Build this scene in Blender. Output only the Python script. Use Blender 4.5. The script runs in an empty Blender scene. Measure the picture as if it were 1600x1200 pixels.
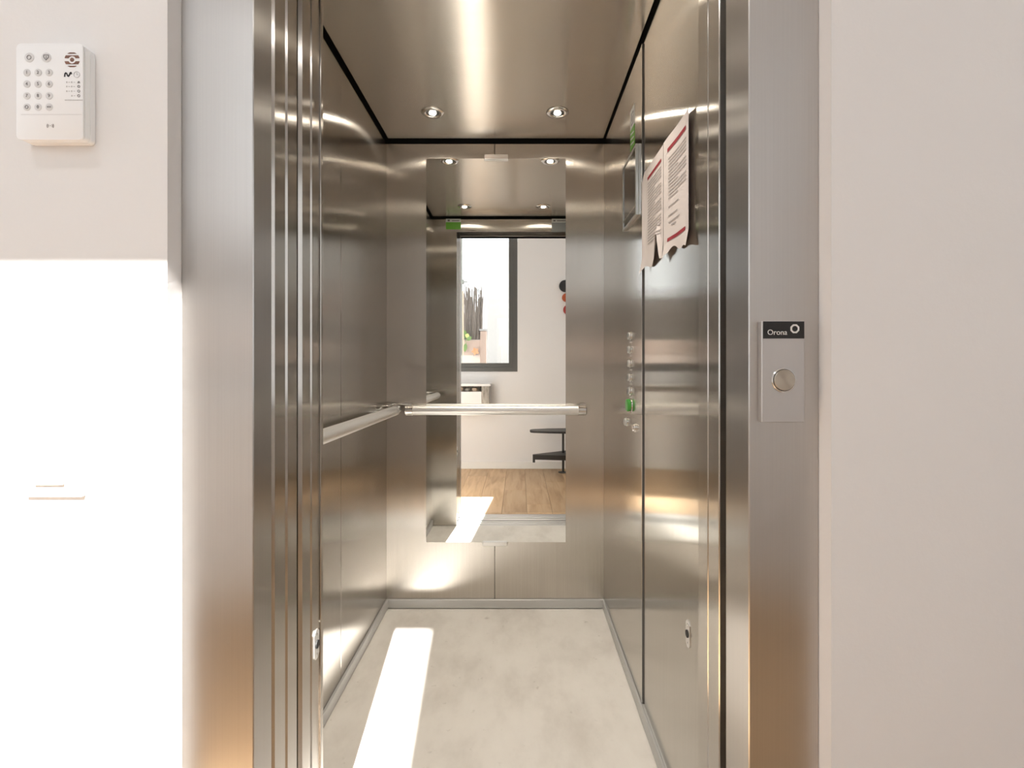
import bpy, bmesh, math, random
from mathutils import Vector, Matrix
random.seed(7)
PI = math.pi
sc = bpy.context.scene
COL = sc.collection

# ------------------------------------------------------------------ camera
F = 765.0                      # focal length in pixels of the 1600x1200 frame
CX, CY = 811.0, 572.0          # vanishing point of the depth axis
CZ = 1.097                     # camera height
D = 2.22                       # camera to back wall of the cabin
cam = bpy.data.cameras.new('camera'); cam_o = bpy.data.objects.new('camera', cam); COL.objects.link(cam_o)
cam.sensor_width = 36.0; cam.lens = F / 1600 * 36
cam.shift_x = -(CX - 800) / 1600; cam.shift_y = -(600 - CY) / 1600
cam.clip_start = 0.02; cam.clip_end = 200
cam_o.location = (0, 0, CZ); cam_o.rotation_euler = (PI / 2, 0, 0)
sc.camera = cam_o

# ------------------------------------------------------------------ world, sun, exposure
w = bpy.data.worlds.new('sky'); sc.world = w; w.use_nodes = True
bg = w.node_tree.nodes['Background']
bg.inputs['Color'].default_value = (0.93, 0.965, 1.0, 1); bg.inputs['Strength'].default_value = 2.2
sun = bpy.data.lights.new('sun', 'SUN'); sun.energy = 29.0; sun.angle = math.radians(0.6); sun.color = (1.0, 0.98, 0.945)
sun_o = bpy.data.objects.new('sun', sun); COL.objects.link(sun_o)
SUN_DIR = Vector((-0.09, 1.0, -0.985)).normalized()
sun_o.rotation_euler = SUN_DIR.to_track_quat('-Z', 'Y').to_euler(); sun_o.location = (0.6, -6, 6)
vs = sc.view_settings
vs.view_transform = 'Standard'; vs.look = 'None'; vs.gamma = 1.0; vs.exposure = 0.12; vs.use_curve_mapping = False
sc.cycles.max_bounces = 14; sc.cycles.glossy_bounces = 9; sc.cycles.diffuse_bounces = 6
sc.cycles.sample_clamp_indirect = 12

# ------------------------------------------------------------------ pixel helpers
def at(x, y, Y):                       # a pixel seen directly, on the plane Y
    return Vector(((x - CX) * Y / F, Y, CZ + (CY - y) * Y / F))
def mir(x, y, Y):                      # a pixel seen in the mirror, on the plane Y
    Dv = 2 * D - Y
    return Vector(((x - CX) * Dv / F, Y, CZ + (CY - y) * Dv / F))

# ------------------------------------------------------------------ materials
M = {}
def mat(name, color, rough=0.5, metal=0.0, **kw):
    m = bpy.data.materials.new(name); m.use_nodes = True
    b = m.node_tree.nodes['Principled BSDF']
    b.inputs['Base Color'].default_value = (*color, 1); b.inputs['Roughness'].default_value = rough
    b.inputs['Metallic'].default_value = metal
    for k, v in kw.items(): b.inputs[k.replace('_', ' ')].default_value = v
    M[name] = m
    return m
def noise(nt, scale, detail=4.0, vec_scale=None, rough=0.55):
    tc = nt.nodes.new('ShaderNodeNewGeometry'); mp = nt.nodes.new('ShaderNodeMapping')
    nt.links.new(tc.outputs['Position'], mp.inputs['Vector'])
    if vec_scale: mp.inputs['Scale'].default_value = vec_scale
    n = nt.nodes.new('ShaderNodeTexNoise'); n.inputs['Scale'].default_value = scale
    n.inputs['Detail'].default_value = detail; n.inputs['Roughness'].default_value = rough
    nt.links.new(mp.outputs['Vector'], n.inputs['Vector'])
    return n
def ramp(nt, src, stops):
    r = nt.nodes.new('ShaderNodeValToRGB'); nt.links.new(src, r.inputs['Fac'])
    e = r.color_ramp.elements
    while len(e) < len(stops): e.new(0.5)
    for i, (p, c) in enumerate(stops): e[i].position = p; e[i].color = (*c, 1)
    return r
def steel(name, tangent, grain, color=(0.60, 0.56, 0.505), rough=0.34, aniso=0.92, spread=0.05):
    """brushed steel: tangent = the direction in which reflections smear, grain = noise scale (fine across the grain)"""
    m = mat(name, color, rough, 1.0); nt = m.node_tree; b = nt.nodes['Principled BSDF']
    b.inputs['Anisotropic'].default_value = aniso
    if tangent is None:            # upright sheet: smear sideways, across the vertical grain
        g = nt.nodes.new('ShaderNodeNewGeometry'); c = nt.nodes.new('ShaderNodeVectorMath'); c.operation = 'CROSS_PRODUCT'
        c.inputs[0].default_value = (0, 0, 1); nt.links.new(g.outputs['True Normal'], c.inputs[1])
    else:
        c = nt.nodes.new('ShaderNodeCombineXYZ')
        for i in range(3): c.inputs[i].default_value = tangent[i]
    nt.links.new(c.outputs[0], b.inputs['Tangent'])
    n = noise(nt, 1.0, 3.0, grain)
    lo = tuple(v * (1 - spread) for v in color); hi = tuple(min(1, v * (1 + spread)) for v in color)
    r = ramp(nt, n.outputs['Fac'], [(0.3, lo), (0.7, hi)])
    nt.links.new(r.outputs['Color'], b.inputs['Base Color'])
    n2 = noise(nt, 2.3, 4.0)
    mr = nt.nodes.new('ShaderNodeMapRange'); mr.inputs['To Min'].default_value = rough * 0.93; mr.inputs['To Max'].default_value = rough * 1.08
    nt.links.new(n2.outputs['Fac'], mr.inputs['Value']); nt.links.new(mr.outputs['Result'], b.inputs['Roughness'])
    return m
steel('steel_side', None, (420, 420, 2.5), color=(0.51, 0.485, 0.45), rough=0.20, aniso=1.0)
steel('steel_back', None, (420, 420, 2.5), color=(0.57, 0.535, 0.49), rough=0.25, aniso=1.0)
steel('steel_ceiling', (0, 1, 0), (2.5, 420, 420), color=(0.66, 0.625, 0.58), rough=0.26, aniso=1.0)
steel('steel_casing', None, (500, 500, 2.5), color=(0.545, 0.525, 0.505), rough=0.30, aniso=0.9, spread=.025)
steel('steel_panel', None, (420, 420, 2.5), color=(0.54, 0.515, 0.475), rough=0.13, aniso=0.95)
steel('steel_door', None, (420, 420, 2.5), color=(0.55, 0.52, 0.48), rough=0.20, aniso=1.0)
mat('chrome', (0.78, 0.77, 0.75), 0.12, 1.0)
mat('aluminium', (0.72, 0.72, 0.71), 0.35, 1.0)
mat('aluminium_satin', (0.80, 0.79, 0.77), 0.42, 0.85)
mat('panel_grey', (0.56, 0.545, 0.535), 0.38, 0.8)
mat('skirting_grey', (0.55, 0.55, 0.54), 0.45, 0.4)
mat('mirror', (0.90, 0.91, 0.89), 0.0, 1.0)
mat('black_gap', (0.006, 0.006, 0.006), 0.9)
mat('shaft', (0.03, 0.03, 0.03), 0.9)
mat('rubber', (0.02, 0.02, 0.02), 0.6)
mat('white_plastic', (0.85, 0.855, 0.86), 0.35)
mat('key_plastic', (0.66, 0.655, 0.655), 0.4)
mat('print_grey', (0.22, 0.21, 0.21), 0.6)
mat('print_dark', (0.06, 0.06, 0.065), 0.6)
mat('print_brown', (0.20, 0.10, 0.07), 0.6)
mat('print_light', (0.50, 0.49, 0.49), 0.6)
mat('black_gloss', (0.012, 0.011, 0.011), 0.25)
mat('emblem_silver', (0.75, 0.74, 0.73), 0.5)
mat('paper', (0.80, 0.74, 0.72), 0.8)
mat('print_red', (0.36, 0.03, 0.045), 0.7)
mat('print_text', (0.42, 0.385, 0.38), 0.8)
mat('sticker_green', (0.16, 0.46, 0.05), 0.5)
mat('sticker_white', (0.75, 0.76, 0.74), 0.5)
mat('sticker_grey', (0.35, 0.37, 0.38), 0.5)
mat('button_green', (0.06, 0.36, 0.05), 0.25)
mat('screen', (0.015, 0.014, 0.014), 0.08)
mat('frame_grey', (0.10, 0.098, 0.092), 0.45)
mat('glass_lens', (1, 1, 1), 0.2)
b = M['glass_lens'].node_tree.nodes['Principled BSDF']
b.inputs['Emission Color'].default_value = (1.0, 0.90, 0.76, 1); b.inputs['Emission Strength'].default_value = 150.0
mat('black_metal', (0.02, 0.019, 0.018), 0.4)
mat('disc_black', (0.02, 0.02, 0.022), 0.5); mat('disc_orange', (0.42, 0.09, 0.03), 0.5); mat('disc_red', (0.32, 0.035, 0.03), 0.5)
mat('white_lacquer', (0.82, 0.81, 0.79), 0.4)
mat('skirting_white', (0.80, 0.79, 0.76), 0.45)
mat('leaf', (0.10, 0.20, 0.04), 0.5); mat('leaf_pale', (0.45, 0.55, 0.15), 0.5)
mat('dry_petal', (0.60, 0.30, 0.15), 0.7)
mat('twig', (0.17, 0.145, 0.125), 0.9)
mat('terrace', (0.15, 0.14, 0.13), 0.9)
mat('post_grey', (0.16, 0.17, 0.155), 0.6); mat('post_pale', (0.50, 0.51, 0.52), 0.6)
mat('timber', (0.52, 0.40, 0.30), 0.7)
def rough_wall(name, color, bump=0.12, scale=60):
    m = mat(name, color, 0.85); nt = m.node_tree; b = nt.nodes['Principled BSDF']
    n = noise(nt, scale, 5.0); bp = nt.nodes.new('ShaderNodeBump'); bp.inputs['Strength'].default_value = bump; bp.inputs['Distance'].default_value = 0.004
    nt.links.new(n.outputs['Fac'], bp.inputs['Height']); nt.links.new(bp.outputs['Normal'], b.inputs['Normal'])
    n2 = noise(nt, 1.6, 3.0); r = ramp(nt, n2.outputs['Fac'], [(0.3, tuple(c * 0.97 for c in color)), (0.7, color)])
    nt.links.new(r.outputs['Color'], b.inputs['Base Color'])
rough_wall('wall_paint', (0.79, 0.775, 0.765)); rough_wall('ceiling_paint', (0.82, 0.80, 0.78))
rough_wall('render_pink', (0.45, 0.345, 0.29), 0.3); rough_wall('render_white', (0.40, 0.40, 0.397), 0.2)
def cabin_floor():
    m = mat('cabin_floor', (0.6, 0.57, 0.53), 0.62); nt = m.node_tree; b = nt.nodes['Principled BSDF']
    n = noise(nt, 3.2, 8.0, (1.4, 0.8, 1), 0.62)
    r = ramp(nt, n.outputs['Fac'], [(0.30, (0.58, 0.545, 0.50)), (0.52, (0.72, 0.69, 0.645)), (0.75, (0.78, 0.755, 0.71))])
    n2 = noise(nt, 26, 3.0); r2 = ramp(nt, n2.outputs['Fac'], [(0.24, (0.55, 0.53, 0.5)), (0.34, (1, 1, 1))])
    mx = nt.nodes.new('ShaderNodeMix'); mx.data_type = 'RGBA'; mx.blend_type = 'MULTIPLY'; mx.inputs[0].default_value = 0.5
    nt.links.new(r.outputs['Color'], mx.inputs[6]); nt.links.new(r2.outputs['Color'], mx.inputs[7])
    nt.links.new(mx.outputs[2], b.inputs['Base Color'])
cabin_floor()
def oak():
    m = mat('oak', (0.5, 0.33, 0.19), 0.42); nt = m.node_tree; b = nt.nodes['Principled BSDF']
    tc = nt.nodes.new('ShaderNodeTexCoord'); oi = nt.nodes.new('ShaderNodeObjectInfo')
    ad = nt.nodes.new('ShaderNodeVectorMath'); ad.operation = 'ADD'
    sclv = nt.nodes.new('ShaderNodeVectorMath'); sclv.operation = 'SCALE'; sclv.inputs[0].default_value = (37, 53, 11)
    nt.links.new(oi.outputs['Random'], sclv.inputs['Scale']); nt.links.new(tc.outputs['Object'], ad.inputs[0]); nt.links.new(sclv.outputs[0], ad.inputs[1])
    mp = nt.nodes.new('ShaderNodeMapping'); mp.inputs['Scale'].default_value = (22, 2.2, 1); nt.links.new(ad.outputs[0], mp.inputs['Vector'])
    n = nt.nodes.new('ShaderNodeTexNoise'); n.inputs['Scale'].default_value = 1.0; n.inputs['Detail'].default_value = 6; n.inputs['Distortion'].default_value = 0.6
    nt.links.new(mp.outputs[0], n.inputs['Vector'])
    r = ramp(nt, n.outputs['Fac'], [(0.28, (0.40, 0.245, 0.12)), (0.5, (0.56, 0.37, 0.205)), (0.72, (0.64, 0.45, 0.27))])
    hsv = nt.nodes.new('ShaderNodeHueSaturation'); mr = nt.nodes.new('ShaderNodeMapRange'); mr.inputs['To Min'].default_value = 0.82; mr.inputs['To Max'].default_value = 1.1
    nt.links.new(oi.outputs['Random'], mr.inputs['Value']); nt.links.new(mr.outputs[0], hsv.inputs['Value']); nt.links.new(r.outputs[0], hsv.inputs['Color'])
    nt.links.new(hsv.outputs[0], b.inputs['Base Color'])
oak()
def grey_wood():
    m = mat('grey_wood', (0.4, 0.37, 0.33), 0.7); nt = m.node_tree; b = nt.nodes['Principled BSDF']
    n = noise(nt, 1.0, 5.0, (60, 60, 9)); r = ramp(nt, n.outputs['Fac'], [(0.3, (0.16, 0.145, 0.125)), (0.55, (0.42, 0.385, 0.335)), (0.75, (0.6, 0.56, 0.5))])
    nt.links.new(r.outputs[0], b.inputs['Base Color'])
grey_wood()
def glass():
    m = bpy.data.materials.new('window_glass'); m.use_nodes = True; nt = m.node_tree; nt.nodes.remove(nt.nodes['Principled BSDF'])
    t = nt.nodes.new('ShaderNodeBsdfTransparent'); g = nt.nodes.new('ShaderNodeBsdfGlossy'); g.inputs['Roughness'].default_value = 0.0
    mx = nt.nodes.new('ShaderNodeMixShader'); mx.inputs[0].default_value = 0.06
    nt.links.new(t.outputs[0], mx.inputs[1]); nt.links.new(g.outputs[0], mx.inputs[2]); nt.links.new(mx.outputs[0], nt.nodes['Material Output'].inputs['Surface'])
    M['window_glass'] = m
glass()

# ------------------------------------------------------------------ mesh helpers
def wpos(o):                            # world position through the chain of parents
    p = Vector((0, 0, 0))
    while o is not None: p = p + o.location; o = o.parent
    return p
class MB:
    def __init__(s): s.bm = bmesh.new()
    def box(s, x0, x1, y0, y1, z0, z1, bevel=0.0, seg=1):
        x0, x1 = sorted((x0, x1)); y0, y1 = sorted((y0, y1)); z0, z1 = sorted((z0, z1))
        r = bmesh.ops.create_cube(s.bm, size=1.0)
        for v in r['verts']:
            v.co = Vector(((x0 + x1) / 2 + v.co.x * (x1 - x0), (y0 + y1) / 2 + v.co.y * (y1 - y0), (z0 + z1) / 2 + v.co.z * (z1 - z0)))
        if bevel > 0:
            es = list({e for v in r['verts'] for e in v.link_edges})
            bmesh.ops.bevel(s.bm, geom=es, offset=bevel, segments=seg, affect='EDGES', profile=0.5)
        return s
    def lathe(s, prof, origin, axis, n=32, cap=True):
        """profile of (radius, height) turned about axis through origin"""
        q = Vector(axis).normalized().to_track_quat('Z', 'Y').to_matrix(); o = Vector(origin); rings = []
        for r, h in prof:
            if r < 1e-6: rings.append([s.bm.verts.new(o + q @ Vector((0, 0, h)))])
            else: rings.append([s.bm.verts.new(o + q @ Vector((r * math.cos(2 * PI * i / n), r * math.sin(2 * PI * i / n), h))) for i in range(n)])
        for a, b in zip(rings, rings[1:]):
            for i in range(n):
                j = (i + 1) % n
                if len(a) == 1 and len(b) == 1: continue
                if len(a) == 1: s.bm.faces.new((a[0], b[i], b[j]))
                elif len(b) == 1: s.bm.faces.new((a[i], a[j], b[0]))
                else: s.bm.faces.new((a[i], a[j], b[j], b[i]))
        if cap:
            if len(rings[0]) > 1: s.bm.faces.new(list(reversed(rings[0])))
            if len(rings[-1]) > 1: s.bm.faces.new(rings[-1])
        return s
    def prism(s, pts, vec):
        """polygon (3D points) swept along vec"""
        vec = Vector(vec); a = [s.bm.verts.new(Vector(p)) for p in pts]; b = [s.bm.verts.new(Vector(p) + vec) for p in pts]; n = len(pts)
        s.bm.faces.new(a); s.bm.faces.new(list(reversed(b)))
        for i in range(n):
            j = (i + 1) % n; s.bm.faces.new((a[j], a[i], b[i], b[j]))
        return s
    def tube(s, pts, rad, n=8):
        pts = [Vector(p) for p in pts]; rings = []
        for k, p in enumerate(pts):
            d = (pts[min(k + 1, len(pts) - 1)] - pts[max(k - 1, 0)]).normalized(); q = d.to_track_quat('Z', 'Y').to_matrix()
            r = rad[k] if isinstance(rad, (list, tuple)) else rad
            rings.append([s.bm.verts.new(p + q @ Vector((r * math.cos(2 * PI * i / n), r * math.sin(2 * PI * i / n), 0))) for i in range(n)])
        for a, b in zip(rings, rings[1:]):
            for i in range(n):
                j = (i + 1) % n; s.bm.faces.new((a[i], a[j], b[j], b[i]))
        s.bm.faces.new(list(reversed(rings[0]))); s.bm.faces.new(rings[-1])
        return s
    def build(s, name, material, parent=None, smooth=False, origin=None):
        bmesh.ops.recalc_face_normals(s.bm, faces=s.bm.faces[:])
        if origin is not None: bmesh.ops.translate(s.bm, vec=-Vector(origin), verts=s.bm.verts[:])
        me = bpy.data.meshes.new(name); s.bm.to_mesh(me); s.bm.free()
        me.materials.append(M[material])
        if smooth:
            for p in me.polygons: p.use_smooth = True
            try: me.set_sharp_from_angle(angle=math.radians(35))
            except Exception: pass
        o = bpy.data.objects.new(name, me); COL.objects.link(o)
        if origin is not None: o.location = origin
        if parent is not None:
            o.parent = parent; o.location = o.location - wpos(parent)
        return o
def tag(o, label, cat, group=None, kind=None):
    o['label'] = label; o['category'] = cat
    if group: o['group'] = group
    if kind: o['kind'] = kind
    return o
def empty(name, loc, label, cat, group=None, kind=None):
    o = bpy.data.objects.new(name, None); COL.objects.link(o); o.location = loc; o.empty_display_size = 0.05
    return tag(o, label, cat, group, kind)
def struct(o, label, cat): return tag(o, label, cat, None, 'structure')
def text(name, s, size, pos, material, parent, align='CENTER', facing='-Y', extrude=0.0002, sx=1.0):
    cu = bpy.data.curves.new(name, 'FONT'); cu.body = s; cu.size = size; cu.align_x = align; cu.align_y = 'CENTER'; cu.extrude = extrude
    to = bpy.data.objects.new(name, cu); COL.objects.link(to)
    me = bpy.data.meshes.new_from_object(to.evaluated_get(bpy.context.evaluated_depsgraph_get()))
    bpy.data.objects.remove(to)
    rot = Matrix.Rotation(PI / 2, 4, 'X') if facing == '-Y' else Matrix.Rotation(-PI / 2, 4, 'Z') @ Matrix.Rotation(PI / 2, 4, 'X')
    me.transform(Matrix.Translation(Vector(pos)) @ rot @ Matrix.Diagonal((sx, 1, 1, 1)))
    me.materials.clear(); me.materials.append(M[material])
    o = bpy.data.objects.new(name, me); COL.objects.link(o); o.parent = parent
    o.location = -wpos(parent)
    return o

# ------------------------------------------------------------------ dimensions
XL, XR = -0.601, 0.3845          # cabin side walls
XRF = XR + .0045                # the slightly recessed front wall panel
ZC = 2.124                       # cabin ceiling
ZW = 2.105                      # top of the cabin wall panels
YF, YB = 0.763, -0.805           # hall walls: the one with the lift, the one with the window
HX0, HX1, HZ = -2.6, 2.6, 3.10   # hall ends and height
JL, JR, YJ = -0.4307, 0.3726, 0.794   # landing opening, casing face
WX0, WX1, WZ0, WZ1 = -1.25, -0.0165, 1.037, 2.95   # window opening

# ------------------------------------------------------------------ hall shell
m = MB(); m.box(HX0 - .15, -0.548, YF, .90, -.15, HZ); m.box(0.4868, HX1 + .15, YF, .90, -.15, HZ); m.box(-0.548, 0.4868, YF, .90, 2.165, HZ)
struct(m.build('wall_front', 'wall_paint'), 'white plaster hall wall around the lift doorway', 'wall')
m = MB(); YO = YB - .16
m.box(HX0 - .15, WX0, YO, YB, -.15, HZ); m.box(WX1, HX1 + .15, YO, YB, -.15, HZ); m.box(WX0, WX1, YO, YB, -.15, WZ0); m.box(WX0, WX1, YO, YB, WZ1, HZ)
struct(m.build('wall_back', 'wall_paint'), 'white plaster hall wall with the tall window, seen in the mirror', 'wall')
def end_wall(name, x0, x1, label, n):
    m = MB(); a, b, c, d = -.62, .58, .75, 2.7
    m.box(x0, x1, YB, a, -.15, HZ); m.box(x0, x1, b, YF, -.15, HZ); m.box(x0, x1, a, b, -.15, c); m.box(x0, x1, a, b, d, HZ)
    struct(m.build(name, 'wall_paint'), label, 'wall')
    xm = (x0 + x1) / 2; m = MB(); t = .06
    m.box(xm - .03, xm + .03, a, a + t, c, d); m.box(xm - .03, xm + .03, b - t, b, c, d); m.box(xm - .03, xm + .03, a + t, b - t, c, c + t); m.box(xm - .03, xm + .03, a + t, b - t, d - t, d)
    f = struct(m.build('window_%d' % n, 'frame_grey'), 'added grey framed window letting light in at the unseen %s end of the hall' % ('near' if n == 2 else 'far'), 'window')  # unseen window, added to bring more daylight into the hall
    m = MB(); m.box(xm - .006, xm + .006, a + t, b - t, c + t, d - t); m.build('pane', 'window_glass', f)
end_wall('wall_left', HX0 - .15, HX0, 'white plaster end wall of the hall on the keypad side', 2)
end_wall('wall_right', HX1, HX1 + .15, 'white plaster end wall of the hall on the call button side', 3)
m = MB(); m.box(HX0 - .15, HX1 + .15, YO, .90, HZ, HZ + .15)
struct(m.build('ceiling', 'ceiling_paint'), 'white hall ceiling above the lift lobby', 'ceiling')
m = MB(); m.box(HX0, HX1, YB, YF, -.15, -.016)
floor = struct(m.build('floor', 'timber'), 'oak plank floor of the hall in front of the lift', 'floor')
# oak planks, running towards the lift
PW = 0.19; x = HX0; k = 0; pm = {}
def plank(x0, y0, y1):
    L = round(y1 - y0, 3)
    if L not in pm:
        t = MB(); t.box(0.0008, PW - .0008, 0.0008, L - .0008, -.016, 0, 0.0012)
        bmesh.ops.recalc_face_normals(t.bm, faces=t.bm.faces[:]); me = bpy.data.meshes.new('plank'); t.bm.to_mesh(me); t.bm.free(); me.materials.append(M['oak']); pm[L] = me
    o = bpy.data.objects.new('plank', pm[L]); COL.objects.link(o); o.location = (x0, y0, 0); o.parent = floor
cuts = [0.55, -0.2, None, 0.25, -0.45, None, 0.1]
while x + PW <= HX1 + .01:
    c = cuts[k % 7]
    if c is None: plank(x, YB, YF)
    else: plank(x, YB, c); plank(x, c, YF)
    if -0.55 < x + PW / 2 < 0.49: plank(x, YF, .8)
    x += PW; k += 1
m = MB(); m.box(HX0, HX1, YB, YB + .014, 0, .079, .003)
struct(m.build('baseboard_back', 'skirting_white'), 'white baseboard along the window wall of the hall', 'baseboard')
for n, (a, b, s) in enumerate(((HX0, -.56, 'left'), (.50, HX1, 'right'))):
    m = MB(); m.box(a, b, YF - .014, YF, 0, .079, .003)
    struct(m.build('baseboard_front_' + s, 'skirting_white'), 'white baseboard on the %s side of the lift doorway' % ('keypad' if n == 0 else 'call button'), 'baseboard')

# round hall ceiling lamps; the unseen call button side one is added for brightness
mat('lamp_diffuser', (0.9, 0.9, 0.88), 0.5)
b = M['lamp_diffuser'].node_tree.nodes['Principled BSDF']
b.inputs['Emission Color'].default_value = (1.0, 0.985, 0.975, 1); b.inputs['Emission Strength'].default_value = 31.0
for lx, lr, lab in ((-1.0, 1.0, 'round white ceiling lamp of the hall on the keypad side'), (1.6, 0.6, 'added round ceiling lamp, unseen, brightening the call button side of the hall')):
    e = empty('ceiling_lamp', (lx, -.15, HZ), lab, 'lamp')
    MB().lathe([(.17 * lr, 0), (.17 * lr, -.035), (.155 * lr, -.04), (.155 * lr, -.002)], (lx, -.15, HZ - .0005), (0, 0, 1), 40, cap=False).build('lamp_body', 'white_lacquer', e, True)
    MB().lathe([(.150 * lr, -.004), (.150 * lr, -.038), (.12 * lr, -.044), (0, -.048)], (lx, -.15, HZ - .0005), (0, 0, 1), 40).build('lamp_diffuser', 'lamp_diffuser', e, True)

# window in the back wall
def rect_frame(m, x0, x1, y0, y1, z0, z1, t, bev=.002):
    m.box(x0, x0 + t, y0, y1, z0, z1, bev); m.box(x1 - t, x1, y0, y1, z0, z1, bev)
    m.box(x0 + t, x1 - t, y0, y1, z0, z0 + t, bev); m.box(x0 + t, x1 - t, y0, y1, z1 - t, z1, bev)
m = MB(); rect_frame(m, WX0 + .001, WX1 - .001, YB - .06, YB + .006, WZ0 + .001, WZ1 - .001, .045)
win = struct(m.build('window_1', 'frame_grey'), 'tall window with a dark grey metal frame, seen in the mirror', 'window')
m = MB(); rect_frame(m, WX0 + .046, WX1 - .046, YB - .05, YB - .006, WZ0 + .046, WZ1 - .046, .047)
m.build('sash', 'frame_grey', win)
m = MB(); m.box(WX0 + .092, WX1 - .092, YB - .030, YB - .024, WZ0 + .092, WZ1 - .092); m.build('pane', 'window_glass', win)

# ------------------------------------------------------------------ lift shaft
m = MB(); a, b, c, d = -1.1, .8, -.4, 2.75
m.box(a - .1, a, .90, 2.6, c, d); m.box(b, b + .1, .90, 2.6, c, d); m.box(a, b, 2.5, 2.6, c, d); m.box(a - .1, b + .1, .90, 2.6, d, d + .1); m.box(a - .1, b + .1, .90, 2.6, c - .1, c)
m.box(a, -.56, .90, .91, c, d); m.box(.50, b, .90, .91, c, d); m.box(-.56, .50, .86, .87, 2.2, d)
struct(m.build('wall_shaft', 'shaft'), 'dark concrete walls of the lift shaft around the cabin', 'wall')

# ------------------------------------------------------------------ landing casing, sills and doors
m = MB(); m.box(-0.548, JL, YJ, .853, 0, 2.165, .0015)
struct(m.build('trim_1', 'steel_casing'), 'brushed steel door casing on the keypad side of the lift', 'trim')
m = MB(); m.box(JR, 0.4868, YJ, .8825, 0, 2.165, .0015)
struct(m.build('trim_2', 'steel_casing'), 'brushed steel door casing carrying the lift call panel', 'trim')
m = MB(); m.box(JL, JR, YJ, .853, 2.045, 2.165, .0015)
struct(m.build('trim_3', 'steel_casing'), 'brushed steel head casing over the lift doorway', 'trim')
def sill(name, x0, x1, y0, y1, label, grooves):
    m = MB(); ys = [y0]
    for g in grooves: ys += [g - .006, g + .006]
    ys.append(y1)
    for i in range(0, len(ys), 2): m.box(x0, x1, ys[i], ys[i + 1], -.05, -.001, .001)
    o = struct(m.build(name, 'aluminium'), label, 'sill')
    for g in grooves:
        m = MB(); m.box(x0, x1, g - .006, g + .006, -.05, -.02); m.build('groove', 'black_gap', o)
sill('trim_4', -.50, .43, .801, .945, 'grooved aluminium door sill on the hall side', [.88, .926])
sill('trim_5', XL, XR + .05, .962, 1.064, 'grooved aluminium door sill of the cabin', [.988, 1.034])
def door_leaf(y0, y1, x1, parent, name='door_panel'):
    t = MB(); x0 = x1 - .43; ch = .006
    pts = [(x0, y0, .012), (x1 - ch, y0, .012), (x1, y0 + ch, .012), (x1, y1, .012), (x0, y1, .012)]
    t.prism(pts, (0, 0, 2.04)); return t.build(name, 'steel_door', parent)
d1 = empty('door_1', (JL, .88, 0), 'stacked sliding landing door leaves of brushed steel, slid open', 'door', kind='structure')
door_leaf(.8575, .9015, JL, d1); door_leaf(.9055, .9485, JL, d1)
d2 = empty('door_2', (JL, 1.01, 0), 'stacked sliding cabin door leaves of brushed steel, slid open', 'door', kind='structure')
door_leaf(.967, 1.0095, JL, d2); door_leaf(1.0125, 1.055, JL, d2)
for dd, ys in ((d1, (.8795, .927)), (d2, (.988, 1.034))):
    for y in ys:
        m = MB(); m.box(JL - .40, JL - .02, y - .008, y + .008, 2.052, 2.10); m.build('hanger', 'rubber', dd)

# ------------------------------------------------------------------ cabin shell
m = MB(); m.box(-.52, .46, .9452, .9618, -.05, -.003); struct(m.build('sill_gap_shade', 'black_gap'), 'black strip painting the shade in the gap between the sills', 'trim')  # black strip stands in for the shade down in the sill gap
m = MB(); m.box(XL, XR, 1.065, D, -.06, 0)
struct(m.build('floor_cabin', 'cabin_floor'), 'pale beige stained floor of the lift cabin', 'floor')
def wall_base(name, x0, x1, y0, y1, label):
    m = MB(); m.box(x0, x1, y0, y1, -.06, 2.22); return struct(m.build(name, 'black_gap'), label, 'wall')
T = .012
wl = wall_base('wall_cabin_left', XL - .05, XL - T, 1.056, D + .05, 'brushed steel cabin wall with a handrail on the keypad side')
def panel(parent, x0, x1, y0, y1, matname, z0=0.002):
    m = MB(); m.box(x0, x1, y0, y1, z0, ZW, .0012); return m.build('wall_panel', matname, parent)
panel(wl, XL - T, XL, 1.058, 1.6515, 'steel_side'); panel(wl, XL - T, XL, 1.6545, D - .001, 'steel_side')
wb = wall_base('wall_cabin_back', XL - T, XR + T, D + T, D + .05, 'brushed steel cabin back wall behind the mirror')
panel(wb, XL - .002, -.1112, D, D + T, 'steel_back'); panel(wb, -.1094, XR + .002, D, D + T, 'steel_back')
wr = wall_base('wall_cabin_right', XR + T, XR + .05, 1.056, D + .05, 'brushed steel cabin wall with notices and control panel')
panel(wr, XRF, XR + T, 1.057, 1.5295, 'steel_panel'); panel(wr, XR, XR + T, 1.5365, D - .001, 'steel_panel')
m = MB(); m.box(XR + .001, XR + T, 1.5300, 1.5362, .003, ZW); m.build('panel_gap', 'frame_grey', wr)
m = MB(); m.box(XR - .0006, XR + .0009, 1.5322, 1.5364, .045, ZW); m.build('edge_strip', 'chrome', wr)
m = MB(); m.box(XL - T, -.428, 1.057, 1.070, .002, ZW, .001)
wf = m.build('wall_cabin_front', 'steel_door'); struct(wf, 'narrow steel front return of the cabin beside the stacked doors', 'wall')
m = MB(); m.box(-.428, XR, 1.057, 1.070, 2.02, ZW, .001); m.build('header_panel', 'steel_door', wf)
m = MB(); m.box(-.60, XR + .06, .957, 1.052, 2.115, 2.16); m.build('door_track', 'aluminium', wf)
m = MB(); m.box(XL - .05, XR + .05, 1.056, 1.064, ZW + .003, 2.22); m.build('backing', 'black_gap', wf)
m = MB(); m.box(XR + .0015, .46, .945, .999, 0, 2.11, .002)
pr = struct(m.build('trim_6', 'steel_door'), 'steel closing post of the cabin beside the notices', 'trim')
m = MB(); m.box(XR + .0015, .46, 1.001, 1.055, 0, 2.11, .002); m.build('post_strip', 'steel_door', pr)
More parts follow.
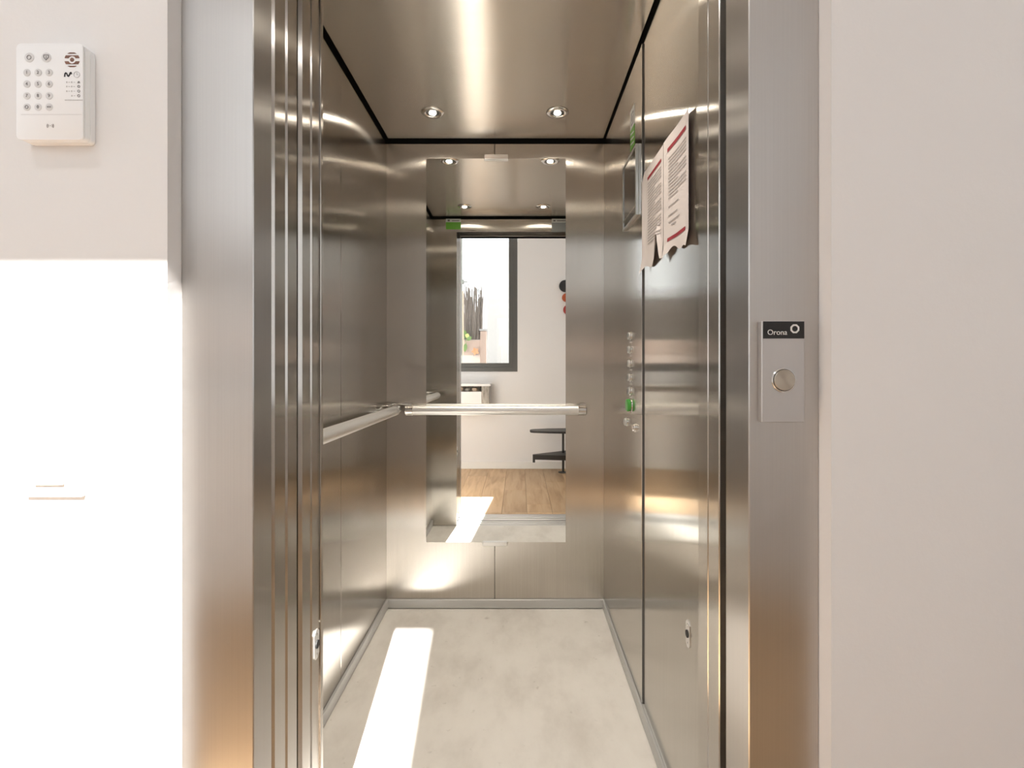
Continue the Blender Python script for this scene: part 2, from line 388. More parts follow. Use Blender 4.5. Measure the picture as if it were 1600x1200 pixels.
# ceiling with a dark shadow gap
m = MB(); m.box(XL - .05, XR + .05, 1.065, D + .05, 2.19, 2.22)
cc = struct(m.build('ceiling_cabin', 'black_gap'), 'brushed steel cabin ceiling with a dark shadow gap', 'ceiling')
m = MB(); m.box(-.5905, .380, 1.078, 2.2085, ZC, ZC + .012, .001); m.build('ceiling_panel', 'steel_ceiling', cc)
# skirting
for n, (bx) in enumerate(((XL, XL + .010, 1.072, D - .010, 'baseboard_cabin_left', 'grey aluminium skirting below the handrail side wall'),
                          (XL, XR, D - .010, D, 'baseboard_cabin_back', 'grey aluminium skirting below the mirror wall'),
                          (XR - .008, XR, 1.06, D - .010, 'baseboard_cabin_right', 'grey aluminium skirting below the control panel wall'))):
    m = MB(); m.box(bx[0], bx[1], bx[2], bx[3], .003, .042, .0015)
    if n == 2: m.box(XR + .0001, XRF - .0001, 1.06, 1.5295, .003, .042)
    struct(m.build(bx[4], 'skirting_grey'), bx[5], 'baseboard')

# ------------------------------------------------------------------ downlights
def downlight(x, y, label):
    e = empty('downlight', (x, y, ZC), label, 'light', 'cabin ceiling downlights')
    MB().lathe([(.046, 0), (.046, -.002), (.041, -.005), (.030, -.0055), (.026, -.003), (.0255, 0)], (x, y, ZC), (0, 0, 1), 40, cap=False).build('trim_ring', 'chrome', e, True)
    MB().lathe([(.026, -.0005), (.026, -.0025), (.0145, -.0026), (.0145, -.0005)], (x, y, ZC), (0, 0, 1), 32).build('lamp_collar', 'black_metal', e, True)
    MB().lathe([(.0140, -.0027), (.0140, -.0040), (.010, -.0052), (0, -.0056)], (x, y, ZC), (0, 0, 1), 24).build('lamp_lens', 'glass_lens', e, True)
    l = bpy.data.lights.new('lamp_beam', 'SPOT'); l.energy = 20.0; l.spot_size = math.radians(78); l.spot_blend = 0.9; l.color = (1.0, 0.90, 0.77); l.shadow_soft_size = 0.016
    lo = bpy.data.objects.new('lamp_beam', l); COL.objects.link(lo); lo.parent = e; lo.location = (0, 0, -.012)
downlight(-.350, 1.982, 'round recessed ceiling spotlight near the mirror, on the handrail wall side')
downlight(.1555, 1.982, 'round recessed ceiling spotlight near the mirror, on the control panel side')
downlight(-.350, 1.283, 'round recessed ceiling spotlight near the doorway, on the handrail wall side')
downlight(.1555, 1.283, 'round recessed ceiling spotlight near the doorway, on the control panel side')

# ------------------------------------------------------------------ mirror
mx0, mx1, mz0, mz1 = -.4208, .2118, .299, 2.037
e = empty('wall_mirror', ((mx0 + mx1) / 2, D, mz0), 'tall frameless mirror on the back wall of the lift cabin', 'mirror')
m = MB(); m.box(mx0, mx1, D - .004, D - .0001, mz0, mz1, .0008); m.build('mirror_glass', 'mirror', e)
for z, s in ((mz1, 1), (mz0, -1)):
    m = MB(); xc = -.1025 if s > 0 else -.110; za = z - .008 if s > 0 else z - .013; zb_ = z + .013 if s > 0 else z + .005
    m.box(xc - .055, xc + .055, D - .016, D - .0045, za, zb_, .002, 2)
    m.build('clip', 'chrome' if s > 0 else 'aluminium_satin', e)

# ------------------------------------------------------------------ handrails
ZR = .902
def rail(name_label, p0, p1, brackets, normal, back):
    e = empty('handrail', (p0[0], p0[1], 0), name_label, 'handrail')
    a, b = Vector(p0), Vector(p1); dirv = (b - a).normalized()
    m = MB(); r = .021; pr = []
    L = (b - a).length
    m.lathe([(0, 0), (r * .9, 0), (r, .002), (r, L - .002), (r * .9, L), (0, L)], a, dirv, 32); m.build('bar', 'aluminium_satin', e, True)
    for t, cap in brackets:
        c = a + dirv * t
        m = MB(); w_ = Vector(normal); n_ = back
        # chrome stub from the bar to the wall plus a wall plate
        m.lathe([(.009, 0), (.009, n_)], c, w_, 16)
        m.lathe([(.022, n_ - .004), (.022, n_ - .0005)], c, w_, 24)
        m.build('bracket', 'chrome', e, True)
    for end, s in ((a, -1), (b, 1)):
        m = MB(); m.lathe([(.0225, -.022 if s > 0 else -.012), (.0225, .011 if s > 0 else .022), (.019, .014 if s > 0 else .025)] if s > 0 else [(.019, -.014), (.0225, -.011), (.0225, .022)], end, dirv, 24)
        m.build('end_cap', 'chrome', e, True)
    return e
back_rail = rail('straight aluminium handrail across the mirror with chrome end caps', (-.488, D - .058, ZR), (.283, D - .058, ZR), ((.0, 0), (.771, 0)), (0, 1, 0), .058)
side_rail = rail('long aluminium handrail on the side wall facing the control panel', (XL + .058, 1.17, ZR), (XL + .058, 2.155, ZR), ((.0, 0), (.985, 0)), (-1, 0, 0), .058)

m = MB(); m.box(-.566, -.478, D - .040, D - .0002, ZR + .022, ZR + .027, .001); m.build('wall_strap', 'chrome', back_rail)
m = MB(); m.box(.272, .300, D - .040, D - .0002, ZR + .022, ZR + .027, .001); m.build('wall_strap', 'chrome', back_rail)
m = MB(); m.box(XL + .0002, XL + .045, 2.08, 2.17, ZR + .022, ZR + .027, .001); m.build('wall_strap', 'chrome', side_rail)
m = MB(); m.box(XL + .0002, XL + .045, 1.155, 1.245, ZR + .022, ZR + .027, .001); m.build('wall_strap', 'chrome', side_rail)

# ------------------------------------------------------------------ control panel on the right wall
cp = empty('control_panel', (XR, 1.69, .9), 'column of round chrome lift buttons with a dark display above', 'control panel')
def xbutton(y, z, r, name, capmat, depth=.010):
    b_ = MB().lathe([(r * 1.25, 0), (r * 1.25, .002), (r * 1.12, .0035), (r * 1.02, .0035)], (XR - .0001, y, z), (-1, 0, 0), 28).build(name, 'chrome', cp, True)
    MB().lathe([(r * .98, .002), (r * .98, depth * .8), (r * .85, depth), (0, depth * 1.04)], (XR - .0001, y, z), (-1, 0, 0), 28).build('button_cap', capmat, b_, True)
    return b_
for z in (1.2008, 1.1535, 1.106, 1.0575, 1.011):
    b_ = xbutton(1.69, z, .0125, 'button', 'aluminium')
    MB().lathe([(.004, .0), (.004, .0035), (.0025, .0045)], (XR - .0001, 1.685, z - .0215), (-1, 0, 0), 16).build('tactile_dot', 'chrome', b_, True)
    m = MB(); m.box(XR - .0112, XR - .0100, 1.6885, 1.6915, z - .006, z + .006); m.build('numeral', 'print_dark', b_)
xbutton(1.69, .962, .022, 'green_button', 'button_green', .014)
xbutton(1.745, .898, .013, 'key_switch', 'aluminium'); xbutton(1.62, .893, .013, 'key_switch', 'chrome')
m = MB(); y0, y1, z0, z1 = 1.573, 1.772, 1.584, 1.8126; xx = XR - .010; t = .006
m.box(xx, XR - .0001, y0, y0 + t, z0, z1, .001); m.box(xx, XR - .0001, y1 - t, y1, z0, z1, .001); m.box(xx, XR - .0001, y0 + t, y1 - t, z0, z0 + t, .001); m.box(xx, XR - .0001, y0 + t, y1 - t, z1 - t, z1, .001)
dsp = m.build('display', 'aluminium', cp)
m = MB(); m.box(xx + .003, XR - .0002, y0 + t, y1 - t, z0 + t, z1 - t); m.build('screen', 'screen', dsp)
m = MB(); m.box(xx + .001, xx + .0028, y0 + t, y1 - t, z0 + .030, z0 + .034); m.build('screen_trim', 'chrome', dsp)

# stickers
e = empty('safety_sticker', (XR, 1.66, 1.84), 'narrow white and green pictogram sticker above the display', 'sticker')
m = MB(); m.box(XR - .0012, XR - .0002, 1.628, 1.688, 1.905, 1.972, .0003); m.build('white_field', 'sticker_white', e)
m = MB(); m.box(XR - .0012, XR - .0002, 1.628, 1.688, 1.835, 1.9045, .0003); m.build('green_field', 'sticker_green', e)
m = MB()
for a, b, c, d in ((1.640, 1.676, 1.952, 1.956), (1.640, 1.676, 1.915, 1.919), (1.640, 1.644, 1.919, 1.952), (1.672, 1.676, 1.919, 1.952), (1.654, 1.662, 1.925, 1.946)): m.box(XR - .0016, XR - .0013, a, b, c, d)
m.build('pictogram', 'print_grey', e)
m = MB()
for z in (1.845, 1.862, 1.879): m.prism([(XR - .0013, 1.635, z), (XR - .0013, 1.681, z + .008), (XR - .0013, 1.681, z + .013), (XR - .0013, 1.635, z + .005)], (-.0003, 0, 0))
m.build('white_marks', 'sticker_white', e)
def front_sticker(x0, x1, z0, z1, split, c1, c2, label, lines):
    e = empty('header_sticker', ((x0 + x1) / 2, 1.0702, z0), label, 'sticker')
    m = MB(); m.box(x0, x1, 1.0702, 1.0712, split, z1); m.build('upper_field', c1, e)
    m = MB(); m.box(x0, x1, 1.0702, 1.0712, z0, split); m.build('lower_field', c2, e)
    m = MB()
    for (a, b, z, h) in lines: m.box(a, b, 1.0713, 1.0716, z, z + h)
    m.build('print', 'print_grey', e)
front_sticker(-.502, -.400, 2.036, 2.108, 2.085, 'sticker_white', 'sticker_green', 'small white and green sticker on the header above the doors', [(-.49, -.475, 2.090, .012), (-.46, -.41, 2.092, .005)])
front_sticker(.225, .335, 2.018, 2.108, 2.082, 'sticker_white', 'sticker_grey', 'small white and grey sticker on the header above the doors', [(.235, .25, 2.090, .010), (.26, .32, 2.092, .005)])

# ------------------------------------------------------------------ paper notices
def notice(ya, yb, zt, zb_fn, curl, label, reds, lines, notch=None):
    """sheet from far edge ya to near edge yb, with its own ragged lower edge zb_fn(u)"""
    e = empty('paper_notice', (XRF, (ya + yb) / 2, zb_fn(0.5)), label, 'paper', 'paper notices on the cabin wall')
    NU, NV = 28, 26
    def P(u, v, off=0.0):
        z = zt(u) + (zb_fn(u) - zt(u)) * v
        return Vector((XRF - .0025 - curl(u, v) - off, ya + (yb - ya) * u, z))
    bm = bmesh.new(); g = [[bm.verts.new(P(i / NU, j / NV)) for j in range(NV + 1)] for i in range(NU + 1)]
    for i in range(NU):
        for j in range(NV): bm.faces.new((g[i][j], g[i][j + 1], g[i + 1][j + 1], g[i + 1][j]))
    t = MB(); t.bm.free(); t.bm = bm
    t.build('sheet', 'paper', e)
    H = .293
    def zq(u, dz): return dz / (zt(u) - zb_fn(u))
    def strips(lst, name, mt):
        bm = bmesh.new()
        for u0, u1, d0, h in lst:
            n = max(2, int((u1 - u0) * NU)); prev = None
            for k in range(n + 1):
                u = u0 + (u1 - u0) * k / n
                a = bm.verts.new(P(u, zq(u, d0), .0009)); b_ = bm.verts.new(P(u, zq(u, d0 + h), .0009))
                if prev: bm.faces.new((prev[0], prev[1], b_, a))
                prev = (a, b_)
        t = MB(); t.bm.free(); t.bm = bm; t.build(name, mt, e)
    for q in reds: strips([q], 'red_bar', 'print_red')
    strips(lines, 'printed_text', 'print_text')
def zb1(u): return 1.383 + .010 * math.sin(u * 5.0) - .012 * max(0, .35 - u) / .35 + .004 * math.sin(u * 17)
def curl1(u, v): return .002 + .008 * max(0, v - .88) / .12 * (0.5 + .5 * math.sin(u * 6 + 1)) + .003 * max(0, u - .86) / .14
L1 = []
for k in range(13): L1.append((.22, .90 if k not in (4, 8, 12) else .60, .058 + k * .0085, .0028))
L1 += [(.22, .62, .182, .003), (.22, .58, .205, .003), (.22, .66, .222, .003), (.34, .52, .232, .003)]
notice(1.303, 1.102, lambda u: 1.690 - .010 * u + .0008 * math.sin(u * 9), zb1, curl1, 'printed paper notice with red bars at top and bottom, nearer the doorway', [(.18, .88, .030, .010), (.18, .86, .262, .009)], L1)
def zb2(u):
    z = 1.392 + .006 * math.sin(u * 11) - .012 * max(0, .2 - u) / .2
    if .62 < u < .92: z += .078 * max(0, 1 - abs(u - .80) / .12)
    return z
def curl2(u, v): return .002 + .006 * max(0, .12 - u) / .12 + .009 * max(0, v - .84) / .16 * (.5 + .5 * math.cos(u * 8))
L2 = []
for k in range(22): L2.append((.24, .92 if k % 5 != 4 else .62, .050 + k * .0085, .0028))
notice(1.508, 1.306, lambda u: 1.690 - .002 * u - (.03 * max(0, .08 - u) / .08), zb2, curl2, 'torn paper notice with a single red bar, nearer the control panel', [(.22, .92, .030, .009)], L2)

# ------------------------------------------------------------------ sensor plates on the door posts
def plate(x, y, z, s, parent_label):
    e = empty('lock_plate', (x, y, z - .03), parent_label, 'plate')
    a, h, ch = .0125, .031, .008
    pts = [(x, y - a, z - h + ch), (x, y - a + ch, z - h), (x, y + a - ch, z - h), (x, y + a, z - h + ch), (x, y + a, z + h - ch), (x, y + a - ch, z + h), (x, y - a + ch, z + h), (x, y - a, z + h - ch)]
    MB().prism(pts, (.0016 * s, 0, 0)).build('plate', 'aluminium_satin', e)
    MB().lathe([(.0085, .0017), (.0085, .004), (.006, .0045), (0, .003)], (x, y, z), (s, 0, 0), 20).build('sensor_eye', 'rubber', e, True)
    for dz in (-.021, .021): MB().lathe([(.0025, .0016), (.002, .0026)], (x, y, z + dz), (s, 0, 0), 12).build('screw', 'chrome', e, True)
plate(XRF - .0002, 1.125, .482, -1, 'small steel sensor plate low on the wall below the notices')
plate(JL + .0002, 1.039, .507, 1, 'small steel sensor plate low on the edge of the stacked doors')

# ------------------------------------------------------------------ call panel on the right casing
x0, x1, z0, z1 = .387, .4557, 1.007, 1.169; yb, yf = YJ - .0002, .781
e = empty('call_panel', ((x0 + x1) / 2, YJ, z0), 'satin metal lift call panel with a round steel button on the casing', 'call panel')
m = MB(); m.box(x0, x1, yf, yb, z0, z1, .0012); m.build('body', 'panel_grey', e)
m = MB(); m.box(x0 + .0022, x1 - .001, yf - .0006, yf - .0001, z1 - .028, z1 - .0008); m.build('name_plate', 'black_gloss', e)
text('lettering', 'Orona', .0118, (x0 + .0245, yf - .0009, z1 - .0185), 'emblem_silver', e, extrude=.0002)
m = MB(); xc, zc = x0 + .0525, z1 - .0125
pts = []
for k in range(6): pts.append((k * PI / 3 + PI / 6))
def ring(m, xc, zc, r0, r1, y, n=36, a0=0, a1=2 * PI, th=.0004):
    for k in range(n):
        t0 = a0 + (a1 - a0) * k / n; t1 = a0 + (a1 - a0) * (k + 1) / n
        m.prism([(xc + r0 * math.cos(t0), y, zc + r0 * math.sin(t0)), (xc + r1 * math.cos(t0), y, zc + r1 * math.sin(t0)), (xc + r1 * math.cos(t1), y, zc + r1 * math.sin(t1)), (xc + r0 * math.cos(t1), y, zc + r0 * math.sin(t1))], (0, -th, 0))
ring(m, xc, zc, .0048, .0076, yf - .0007, 8, PI / 8, 2 * PI + PI / 8); m.build('ring_emblem', 'emblem_silver', e)
bx, bz = (x0 + x1) / 2 + .0005, CZ - (594 - CY) * yf / F
bt = MB().lathe([(.0195, 0), (.0195, .001), (.0185, .002), (.0178, .002), (.0178, .0002)], (bx, yf - .0001, bz), (0, -1, 0), 40).build('button', 'chrome', e, True)
MB().lathe([(.0182, .0003), (.0182, .0008)], (bx, yf - .0001, bz), (0, -1, 0), 40).build('button_gap', 'rubber', bt, True)
# turned steel face: circular brushing
m_ = mat('steel_turned', (0.50, 0.45, 0.38), 0.32, 1.0); nt = m_.node_tree; pb = nt.nodes['Principled BSDF']; pb.inputs['Anisotropic'].default_value = 0.9
tg = nt.nodes.new('ShaderNodeTangent'); tg.direction_type = 'RADIAL'; tg.axis = 'Y'; nt.links.new(tg.outputs[0], pb.inputs['Tangent']); pb.inputs['Anisotropic Rotation'].default_value = 0.25
MB().lathe([(.0168, .0005), (.0168, .0034), (.0160, .0042), (0, .0042)], (bx, yf - .0001, bz), (0, -1, 0), 48).build('button_cap', 'steel_turned', bt, True, origin=None)

# ------------------------------------------------------------------ alarm keypad on the left wall
kx0, kx1, kz0, kz1 = -.7625, -.6615, 1.4405, 1.5865; ky = .7425
e = empty('alarm_keypad', ((kx0 + kx1) / 2, YF, kz0), 'white plastic alarm keypad with round grey keys on the wall', 'keypad')
def round_slab(x0, x1, z0, z1, y0, y1, r, bev):
    m = MB(); pts = []
    for cx_, cz_, a0 in ((x1 - r, z1 - r, 0), (x0 + r, z1 - r, PI / 2), (x0 + r, z0 + r, PI), (x1 - r, z0 + r, 1.5 * PI)):
        for k in range(7): a = a0 + PI / 2 * k / 6; pts.append((cx_ + r * math.cos(a), y0, cz_ + r * math.sin(a)))
    m.prism(pts, (0, y1 - y0, 0))
    es = [e_ for e_ in m.bm.edges if abs(e_.verts[0].co.y - y0) < 1e-6 and abs(e_.verts[1].co.y - y0) < 1e-6]
    bmesh.ops.bevel(m.bm, geom=es, offset=bev, segments=2, affect='EDGES', profile=0.5)
    return m
round_slab(kx0 + .001, kx1 + .0005, kz0 + .0005, kz1 - .0005, ky + .0032, YF - .0002, .006, .0008).build('base', 'white_plastic', e, True)
round_slab(kx0 + .0045, kx1 + .0015, kz0 - .0005, kz1 - .004, ky + .012, YF - .0003, .006, .0008).build('rear_housing', 'white_plastic', e, True)
round_slab(kx0, kx1, kz0, kz1, ky, ky + .0026, .006, .0010).build('front_cover', 'white_plastic', e, True)
def kp(x, y): return at(x, y, ky)          # a point on the keypad front
yk = ky - .0001
def key(px, py, r, sym, kind):
    p = kp(px, py)
    k_ = MB().lathe([(r, 0), (r, .0003), (r * .97, .0004), (0, .0004)], (p.x, yk, p.z), (0, -1, 0), 24).build('key', 'key_plastic', e, True)
    if kind == 'text': text('key_symbol', sym, r * 1.25, (p.x, yk - .0006, p.z), 'print_grey', k_)
    elif kind == 'ring':
        m = MB(); ring(m, p.x, p.z, r * .36, r * .5, yk - .00045, 16); m.build('key_symbol', 'print_grey', k_)
    elif kind == 'shield':
        m = MB(); q = r * .5
        pts = [(-q, q), (q, q), (q, 0), (0, -q * 1.1), (-q, 0)]
        for (a, b), (c, d) in zip(pts, pts[1:] + pts[:1]):
            v = Vector((c - a, d - b)); nrm = Vector((-v.y, v.x)).normalized() * r * .07
            m.prism([(p.x + a + nrm.x, yk - .00045, p.z + b + nrm.y), (p.x + c + nrm.x, yk - .00045, p.z + d + nrm.y), (p.x + c - nrm.x, yk - .00045, p.z + d - nrm.y), (p.x + a - nrm.x, yk - .00045, p.z + b - nrm.y)], (0, -.0003, 0))
        m.box(p.x - r * .06, p.x + r * .06, yk - .00075, yk - .00045, p.z - r * .25, p.z + r * .3); m.build('key_symbol', 'print_grey', k_)
key(46.0, 90, .0072, '', 'ring'); key(72.7, 90, .0072, '', 'shield')
rows = [(113.5, ('1', '2', '3')), (131.5, ('4', '5', '6')), (149.8, ('7', '8', '9')), (167.5, ('', '0', 'SOS'))]
for py, ss in rows:
    for px, s in zip((42.3, 59.7, 77.0), ss):
        if s == '': key(px, py, .0055, '', 'ring')
        else:
            key(px, py, .0055, s if s != 'SOS' else '', 'text') if s != 'SOS' else None
            if s == 'SOS':
                p = kp(px, py); k_ = MB().lathe([(.0055, 0), (.0055, .0003), (.0053, .0004), (0, .0004)], (p.x, yk, p.z), (0, -1, 0), 24).build('key', 'key_plastic', e, True)
                text('key_symbol', 'SOS', .0036, (p.x, yk - .0006, p.z), 'print_grey', k_)
# round emblem: ring of bars about a dot
p = kp(112.8, 93.5); R_ = .0115
m = MB(); m.lathe([(R_ * .27, 0), (R_ * .27, .0003)], (p.x, yk, p.z), (0, -1, 0), 24)
for s in (1, -1):
    def arcpts(z): return math.sqrt(max(0, R_ * R_ - z * z))
    for z0_, z1_, cut in ((.20, .58, True), (.80, .96, False)):
        zs = [R_ * (z0_ + (z1_ - z0_) * k / 6) for k in range(7)]
        for side in (1, -1):
            pts = []
            for z in zs:
                pts.append((side * min(arcpts(z), R_ * .97), z))
            inner = []
            for z in zs:
                xi = math.sqrt(max(0, (R_ * .50) ** 2 - z * z)) if cut else 0.0
                inner.append((side * xi, z))
            poly = pts + inner[::-1]; out = []
            for q in poly:
                if not out or (abs(q[0] - out[-1][0]) + abs(q[1] - out[-1][1])) > 1e-6: out.append(q)
            m.prism([(p.x + a, yk, p.z + s * b) for a, b in out], (0, -.0003, 0))
m.build('round_emblem', 'print_brown', e)
# wavy letter M mark and clock ring
def stroke(m, pts, wd, y):
    for (a, b), (c, d) in zip(pts, pts[1:]):
        v = Vector((c - a, d - b)); n_ = Vector((-v.y, v.x)).normalized() * wd / 2; v = v.normalized() * wd * .3
        m.prism([(a - v.x + n_.x, y, b - v.y + n_.y), (c + v.x + n_.x, y, d + v.y + n_.y), (c + v.x - n_.x, y, d + v.y - n_.y), (a - v.x - n_.x, y, b - v.y - n_.y)], (0, -.0003, 0))
wave = [(101.2, 119.5), (101.8, 115.5), (103, 114), (104.3, 115), (106, 118.6), (107.2, 119.2), (108.6, 117.5), (110, 114.2), (111, 113.6), (111.6, 115.5)]
m = MB(); stroke(m, [(kp(a, b).x, kp(a, b).z) for a, b in wave], .0021, yk); m.build('letter_mark', 'print_dark', e)
p = kp(120.2, 116.7); m = MB(); ring(m, p.x, p.z, .0042, .0048, yk, 24); m.box(p.x - .0003, p.x + .0003, yk - .0003, yk, p.z - .0005, p.z + .003); m.box(p.x, p.x + .002, yk - .0003, yk, p.z - .0005, p.z); m.build('clock_mark', 'print_light', e)
m = MB()
for k, py in enumerate((128.6, 135.3, 142.6, 149.8)):
    for j, px in enumerate((104.5, 108.3, 112.2, 116.2) if k < 3 else (112.5, 116.5)):
        q = kp(px, py); wd = .0007 if j % 2 == 0 else .0012; h = .0011 if j % 2 == 0 else .0003; m.box(q.x - wd, q.x + wd, yk - .0003, yk, q.z - h, q.z + h)
m.build('status_print', 'print_light', e)
m = MB()
for k, py in enumerate((128.6, 135.3, 142.6, 149.8)):
    q = kp(123.3, py)
    if k == 0: m.prism([(q.x - .0022, yk, q.z - .0014), (q.x + .0022, yk, q.z - .0014), (q.x + .001, yk, q.z + .0016), (q.x - .001, yk, q.z + .0016)], (0, -.0003, 0))
    else: ring(m, q.x, q.z, .0013, .0021, yk, 14)
m.build('status_icon', 'print_grey', e)
m = MB(); a, b_ = kp(101.5, 156.5), kp(128, 157)
xq = a.x
random.seed(3)
while xq < b_.x: 
    wd = random.uniform(.0008, .0022); m.box(xq, xq + wd, yk - .0003, yk, a.z - .0006, a.z + .0006); xq += wd + .0005
m.build('small_print', 'print_light', e)
p = kp(78.8, 196.8); m = MB()
m.lathe([(.0006, 0), (.0006, .0003)], (p.x, yk, p.z), (0, -1, 0), 10)
for s in (0, PI):
    for r in (.0028, .0046): ring(m, p.x, p.z, r, r + .0008, yk, 8, s - .6, s + .6, .0003)
m.build('contactless_symbol', 'print_grey', e)
a, b_ = kp(33, 179), kp(128, 180); m = MB(); m.box(a.x, b_.x, yk - .0002, yk, a.z - .0003, a.z + .0003); m.build('cover_line', 'key_plastic', e)

# ------------------------------------------------------------------ light switch
e = empty('light_switch', (-.721, YF, .894), 'square white light switch on the sunlit wall below the keypad', 'light switch')
m = MB(); m.box(-.7645, -.6755, YF - .008, YF - .0002, .8945, .980, .002, 2); m.build('plate', 'white_plastic', e, True)
m = MB(); m.box(-.7455, -.7005, YF - .014, YF - .0081, .9145, .963, .0015, 2); m.build('rocker', 'white_plastic', e, True)

# ------------------------------------------------------------------ hall furniture seen in the mirror
e = empty('wall_console', (-.6, YB, .62), 'white topped wall console with a grey wood side under the window', 'console')
cx0, cx1, cyf, cz0, cz1 = -.92, -.31, -.60, .60, .912
m = MB(); m.box(cx0, cx1 + .012, YB + .0002, cyf - .003, cz1 - .022, cz1, .001); m.build('top', 'white_lacquer', e)
for xa, xb in ((cx1 - .075, cx1), (cx0, cx0 + .075)):
    m = MB(); m.box(xa, xb, YB + .0002, cyf, cz0, cz1 - .0225, .0015); m.build('side_panel', 'grey_wood', e)
m = MB(); m.box(cx0 + .076, cx1 - .076, YB + .0002, cyf + .002, cz0 + .01, cz1 - .078, .0015); dr = m.build('drawer', 'white_lacquer', e)
m = MB(); m.box(cx0 + .076, cx1 - .076, YB + .0002, YB + .010, cz1 - .0775, cz1 - .0225); m.build('back_panel', 'grey_wood', e)
for k in range(5):
    xx = cx0 + .16 + k * .075; hh = .030 + .012 * ((k * 7) % 3) / 2
    m = MB(); m.lathe([(.016, 0), (.026, .006), (.030, hh * .6), (.022, hh), (.019, hh), (.024, hh * .6), (0, .006)], (xx, -.66, cz1 - .0777), (0, 0, 1), 18)
    tag(m.build('bowl', ['timber', 'white_lacquer', 'timber', 'grey_wood', 'timber'][k], None, True), 'small %s bowl standing inside the wall console' % ['brown', 'white', 'brown', 'grey', 'brown'][k], 'bowl', 'bowls in the wall console')
# two-tier stand
e = empty('tiered_stand', (.45, -.62, 0), 'black metal stand with two tiers by the window wall', 'stand')
m = MB(); m.lathe([(.012, 0), (.012, .4238)], (.455, -.62, 0), (0, 0, 1), 16); m.lathe([(.05, 0), (.05, .004), (.02, .008)], (.455, -.62, 0.0005), (0, 0, 1), 24); m.build('post', 'black_metal', e, True)
pts = []
for k in range(13):
    a = PI / 2 + PI * k / 12; pts.append((.175 + .065 * math.cos(a), -.57 + .085 * math.sin(a), .424))
pts += [(.30, -.700, .424), (.50, -.72, .424), (.54, -.60, .424), (.50, -.43, .424), (.30, -.455, .424)]
MB().prism(pts, (0, 0, .020)).build('upper_tier', 'black_metal', e)
t = MB(); t.prism([(.138, -.50, .196), (.138, -.525, .196), (.50, -.75, .196), (.54, -.62, .196), (.50, -.45, .196)], (0, 0, .008))
t.prism([(.138, -.50, .155), (.138, -.508, .155), (.50, -.458, .155), (.50, -.45, .155)], (0, 0, .0408)); t.box(.138, .162, -.525, -.50, .125, .1955)
t.build('lower_tier', 'black_metal', e)
# discs on the window wall
for (x, y, r, mt, lab) in ((883, 447, .064, 'disc_black', 'black round disc hung on the wall above two red ones'), (885, 465, .047, 'disc_orange', 'orange red round disc hung on the wall between two others'), (888, 484, .054, 'disc_red', 'dark red round disc hung on the wall below the others')):
    p = mir(x, y, YB + .02)
    o = MB().lathe([(0, 0), (r * .96, 0), (r, .004), (r, .016), (r * .94, .020), (0, .022)], (p.x, YB + .0003, p.z), (0, 1, 0), 40).build('wall_disc', mt, None, True)
    tag(o, lab, 'wall decor')

# ------------------------------------------------------------------ terrace outside the window
m = MB(); m.box(-6, 6, -12, YO, -.25, -.10); struct(m.build('floor_terrace', 'terrace'), 'terrace paving outside the window', 'ground')
YP = -3.0
m = MB(); m.box(-5, mir(752, 531, YP).x, YP - .2, YP, -.10, mir(740, 531, YP).z, .01)
struct(m.build('wall_parapet', 'render_pink'), 'pinkish rendered parapet wall under the twig fence', 'wall')
q0, q1 = mir(750.5, 514, YP + .05), mir(760, 514, YP + .05)
t = MB(); t.box(q0.x, q1.x, YP - .15, YP + .05, -.10, q0.z - .03, .005); pl = t.build('terrace_pillar', 'render_pink'); tag(pl, 'short pinkish rendered pillar at the end of the parapet', 'pillar')
t = MB(); t.box(q0.x - .015, q1.x + .015, YP - .165, YP + .065, q0.z - .0295, q0.z, .004); t.build('cap_slab', 'render_white', pl)
w0 = mir(761, 378, -2.6)
t = MB(); t.box(w0.x, 2.5, -2.9, -2.6, -.10, w0.z, .01); struct(t.build('wall_terrace', 'render_white'), 'plain white terrace wall outside the window', 'wall')
# brushwood fence: uncountable twigs
random.seed(11); bm = bmesh.new(); fx1 = mir(754, 500, YP - .05).x; fz0, fz1 = mir(740, 531, YP - .05).z + .002, mir(740, 466, YP - .05).z
t = MB(); t.bm.free(); t.bm = bm
x = -3.2
while x < fx1:
    top = fz1 + random.uniform(-.05, .05) + (random.uniform(.08, .2) if random.random() < .3 else 0)
    y = YP - .06 + random.uniform(-.02, .02); r = random.uniform(.006, .011)
    t.tube([(x, y, fz0), (x + random.uniform(-.01, .01), y, (fz0 + fz1) / 2), (x + random.uniform(-.025, .025), y + random.uniform(-.02, .02), top)], [r, r, r * .6], 4)
    x += random.uniform(.003, .007)
for k in range(7):
    z = fz0 + .06 + k * .085
    t.tube([(-3.2, YP - .03, z), (-2, YP - .03, z + .01), (fx1, YP - .03, z)], .003, 4)
tag(t.build('brushwood_screen', 'twig'), 'brown brushwood screen standing on the parapet outside the window', 'fence', None, 'stuff')
# thicker stakes standing above the twigs
for k in range(9):
    p0 = mir(728 + k * 3.1, 480, YP - .06); top = mir(728, 447 + (k * 5 % 4) * 2, YP - .06).z
    t = MB(); t.tube([(p0.x, YP - .10, fz0 + .002), (p0.x + .005, YP - .10, p0.z), (p0.x + .012 * math.sin(k * 2.1), YP - .10, top)], [.011, .011, .008], 6)
    tag(t.build('fence_stake', 'twig', None, True), 'upright stake rising above the brushwood screen', 'stake', 'stakes of the brushwood screen')
p0 = mir(758, 447, YP); t = MB(); t.tube([(p0.x, YP + .02, q0.z + .0005), (p0.x, YP + .02, p0.z)], .016, 8); tag(t.build('fence_post', 'post_pale', None, True), 'pale grey metal post standing on the pinkish pillar', 'post')
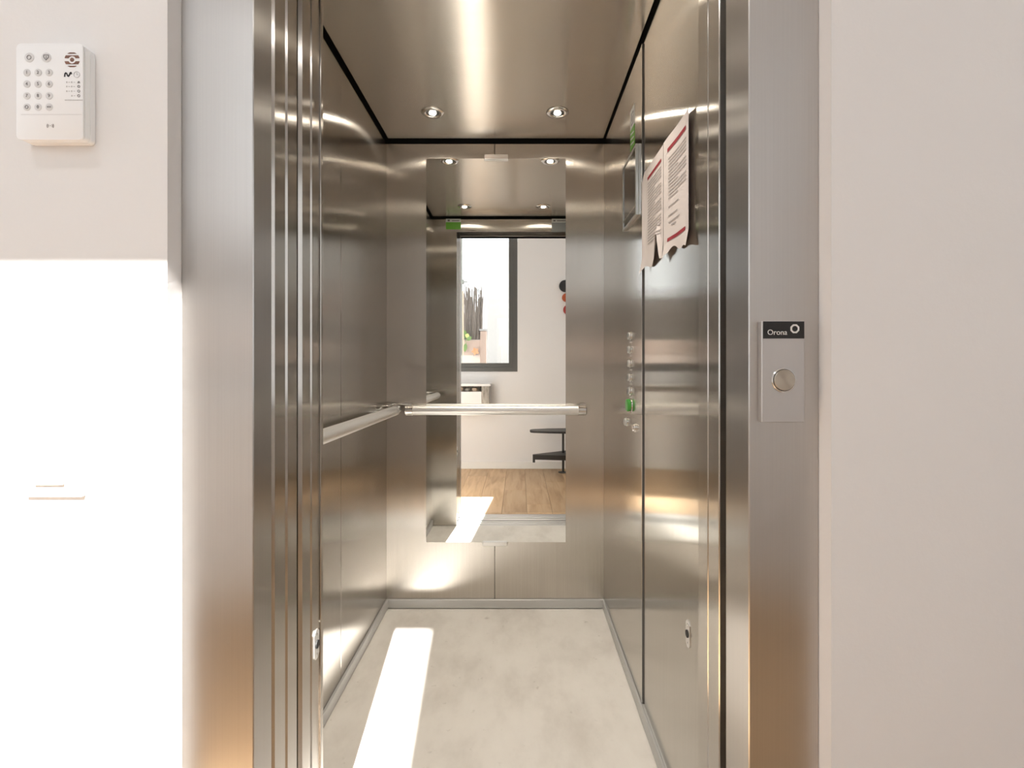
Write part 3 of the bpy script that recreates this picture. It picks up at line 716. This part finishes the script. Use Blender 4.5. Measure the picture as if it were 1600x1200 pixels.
# dark post with a small lamp
p0 = mir(721, 441, -2.4)
t = MB(); t.box(p0.x - .012, p0.x + .012, -2.42, -2.38, -.10, 2.98, .003); pp = t.build('terrace_post', 'post_grey'); tag(pp, 'slim dark grey post on the terrace with a small bracket', 'post')
t = MB(); t.box(p0.x - .005, p0.x + .040, -2.40, -2.36, p0.z - .03, p0.z + .03, .006); t.tube([(p0.x + .03, -2.37, p0.z), (p0.x + .085, -2.37, p0.z)], .010, 8); t.build('bracket', 'post_grey', pp)
t = MB(); t.box(p0.x + .0135, p0.x + .032, -2.41, -2.39, -.10, mir(724, 455, -2.4).z, .002); tag(t.build('timber_batten', 'timber'), 'pale timber batten fixed beside the dark terrace post', 'batten')
# trailing plant
e = empty('trailing_plant', mir(728, 548, -2.98), 'small green trailing plant hanging over the pinkish parapet', 'plant')
pts = [mir(729, 520, -2.95), mir(727, 530, -2.95), mir(729, 540, -2.95)]
MB().tube(pts, .004, 6).build('stem', 'leaf', e)
def leaf(c, L, wd, ang, mt):
    t = MB(); prof = [(0, 0), (.25, .8), (.5, 1), (.8, .6), (1, 0)]; left = []; right = []
    for a, b in prof:
        left.append((-b * wd, a * L)); right.append((b * wd, a * L))
    poly = left + right[::-1][1:-1]
    pts = [Vector((c.x + u * math.cos(ang) - v * math.sin(ang), c.y + .01 + .02 * (v / L), c.z + u * math.sin(ang) + v * math.cos(ang))) for u, v in poly]
    t.prism(pts, (0, .002, 0)); t.build('leaf', mt, e)
leaf(mir(728, 536, -2.95), .14, .03, PI * .97, 'leaf'); leaf(mir(729, 532, -2.95), .10, .03, -1.0, 'leaf'); leaf(mir(727, 528, -2.95), .09, .03, 1.2, 'leaf'); leaf(mir(729, 528, -2.95), .07, .035, -.4, 'leaf_pale'); leaf(mir(728, 524, -2.95), .08, .03, .3, 'leaf')
e = empty('dried_flower', mir(743, 553, -2.97), 'orange dried flower on the pinkish parapet', 'flower')
c = mir(743, 549, -2.97)
MB().tube([mir(740, 557, -2.97), c], .004, 6).build('stem', 'twig', e)
for k in range(5): leaf(c, .06, .022, k * 2 * PI / 5 + .4, 'dry_petal')
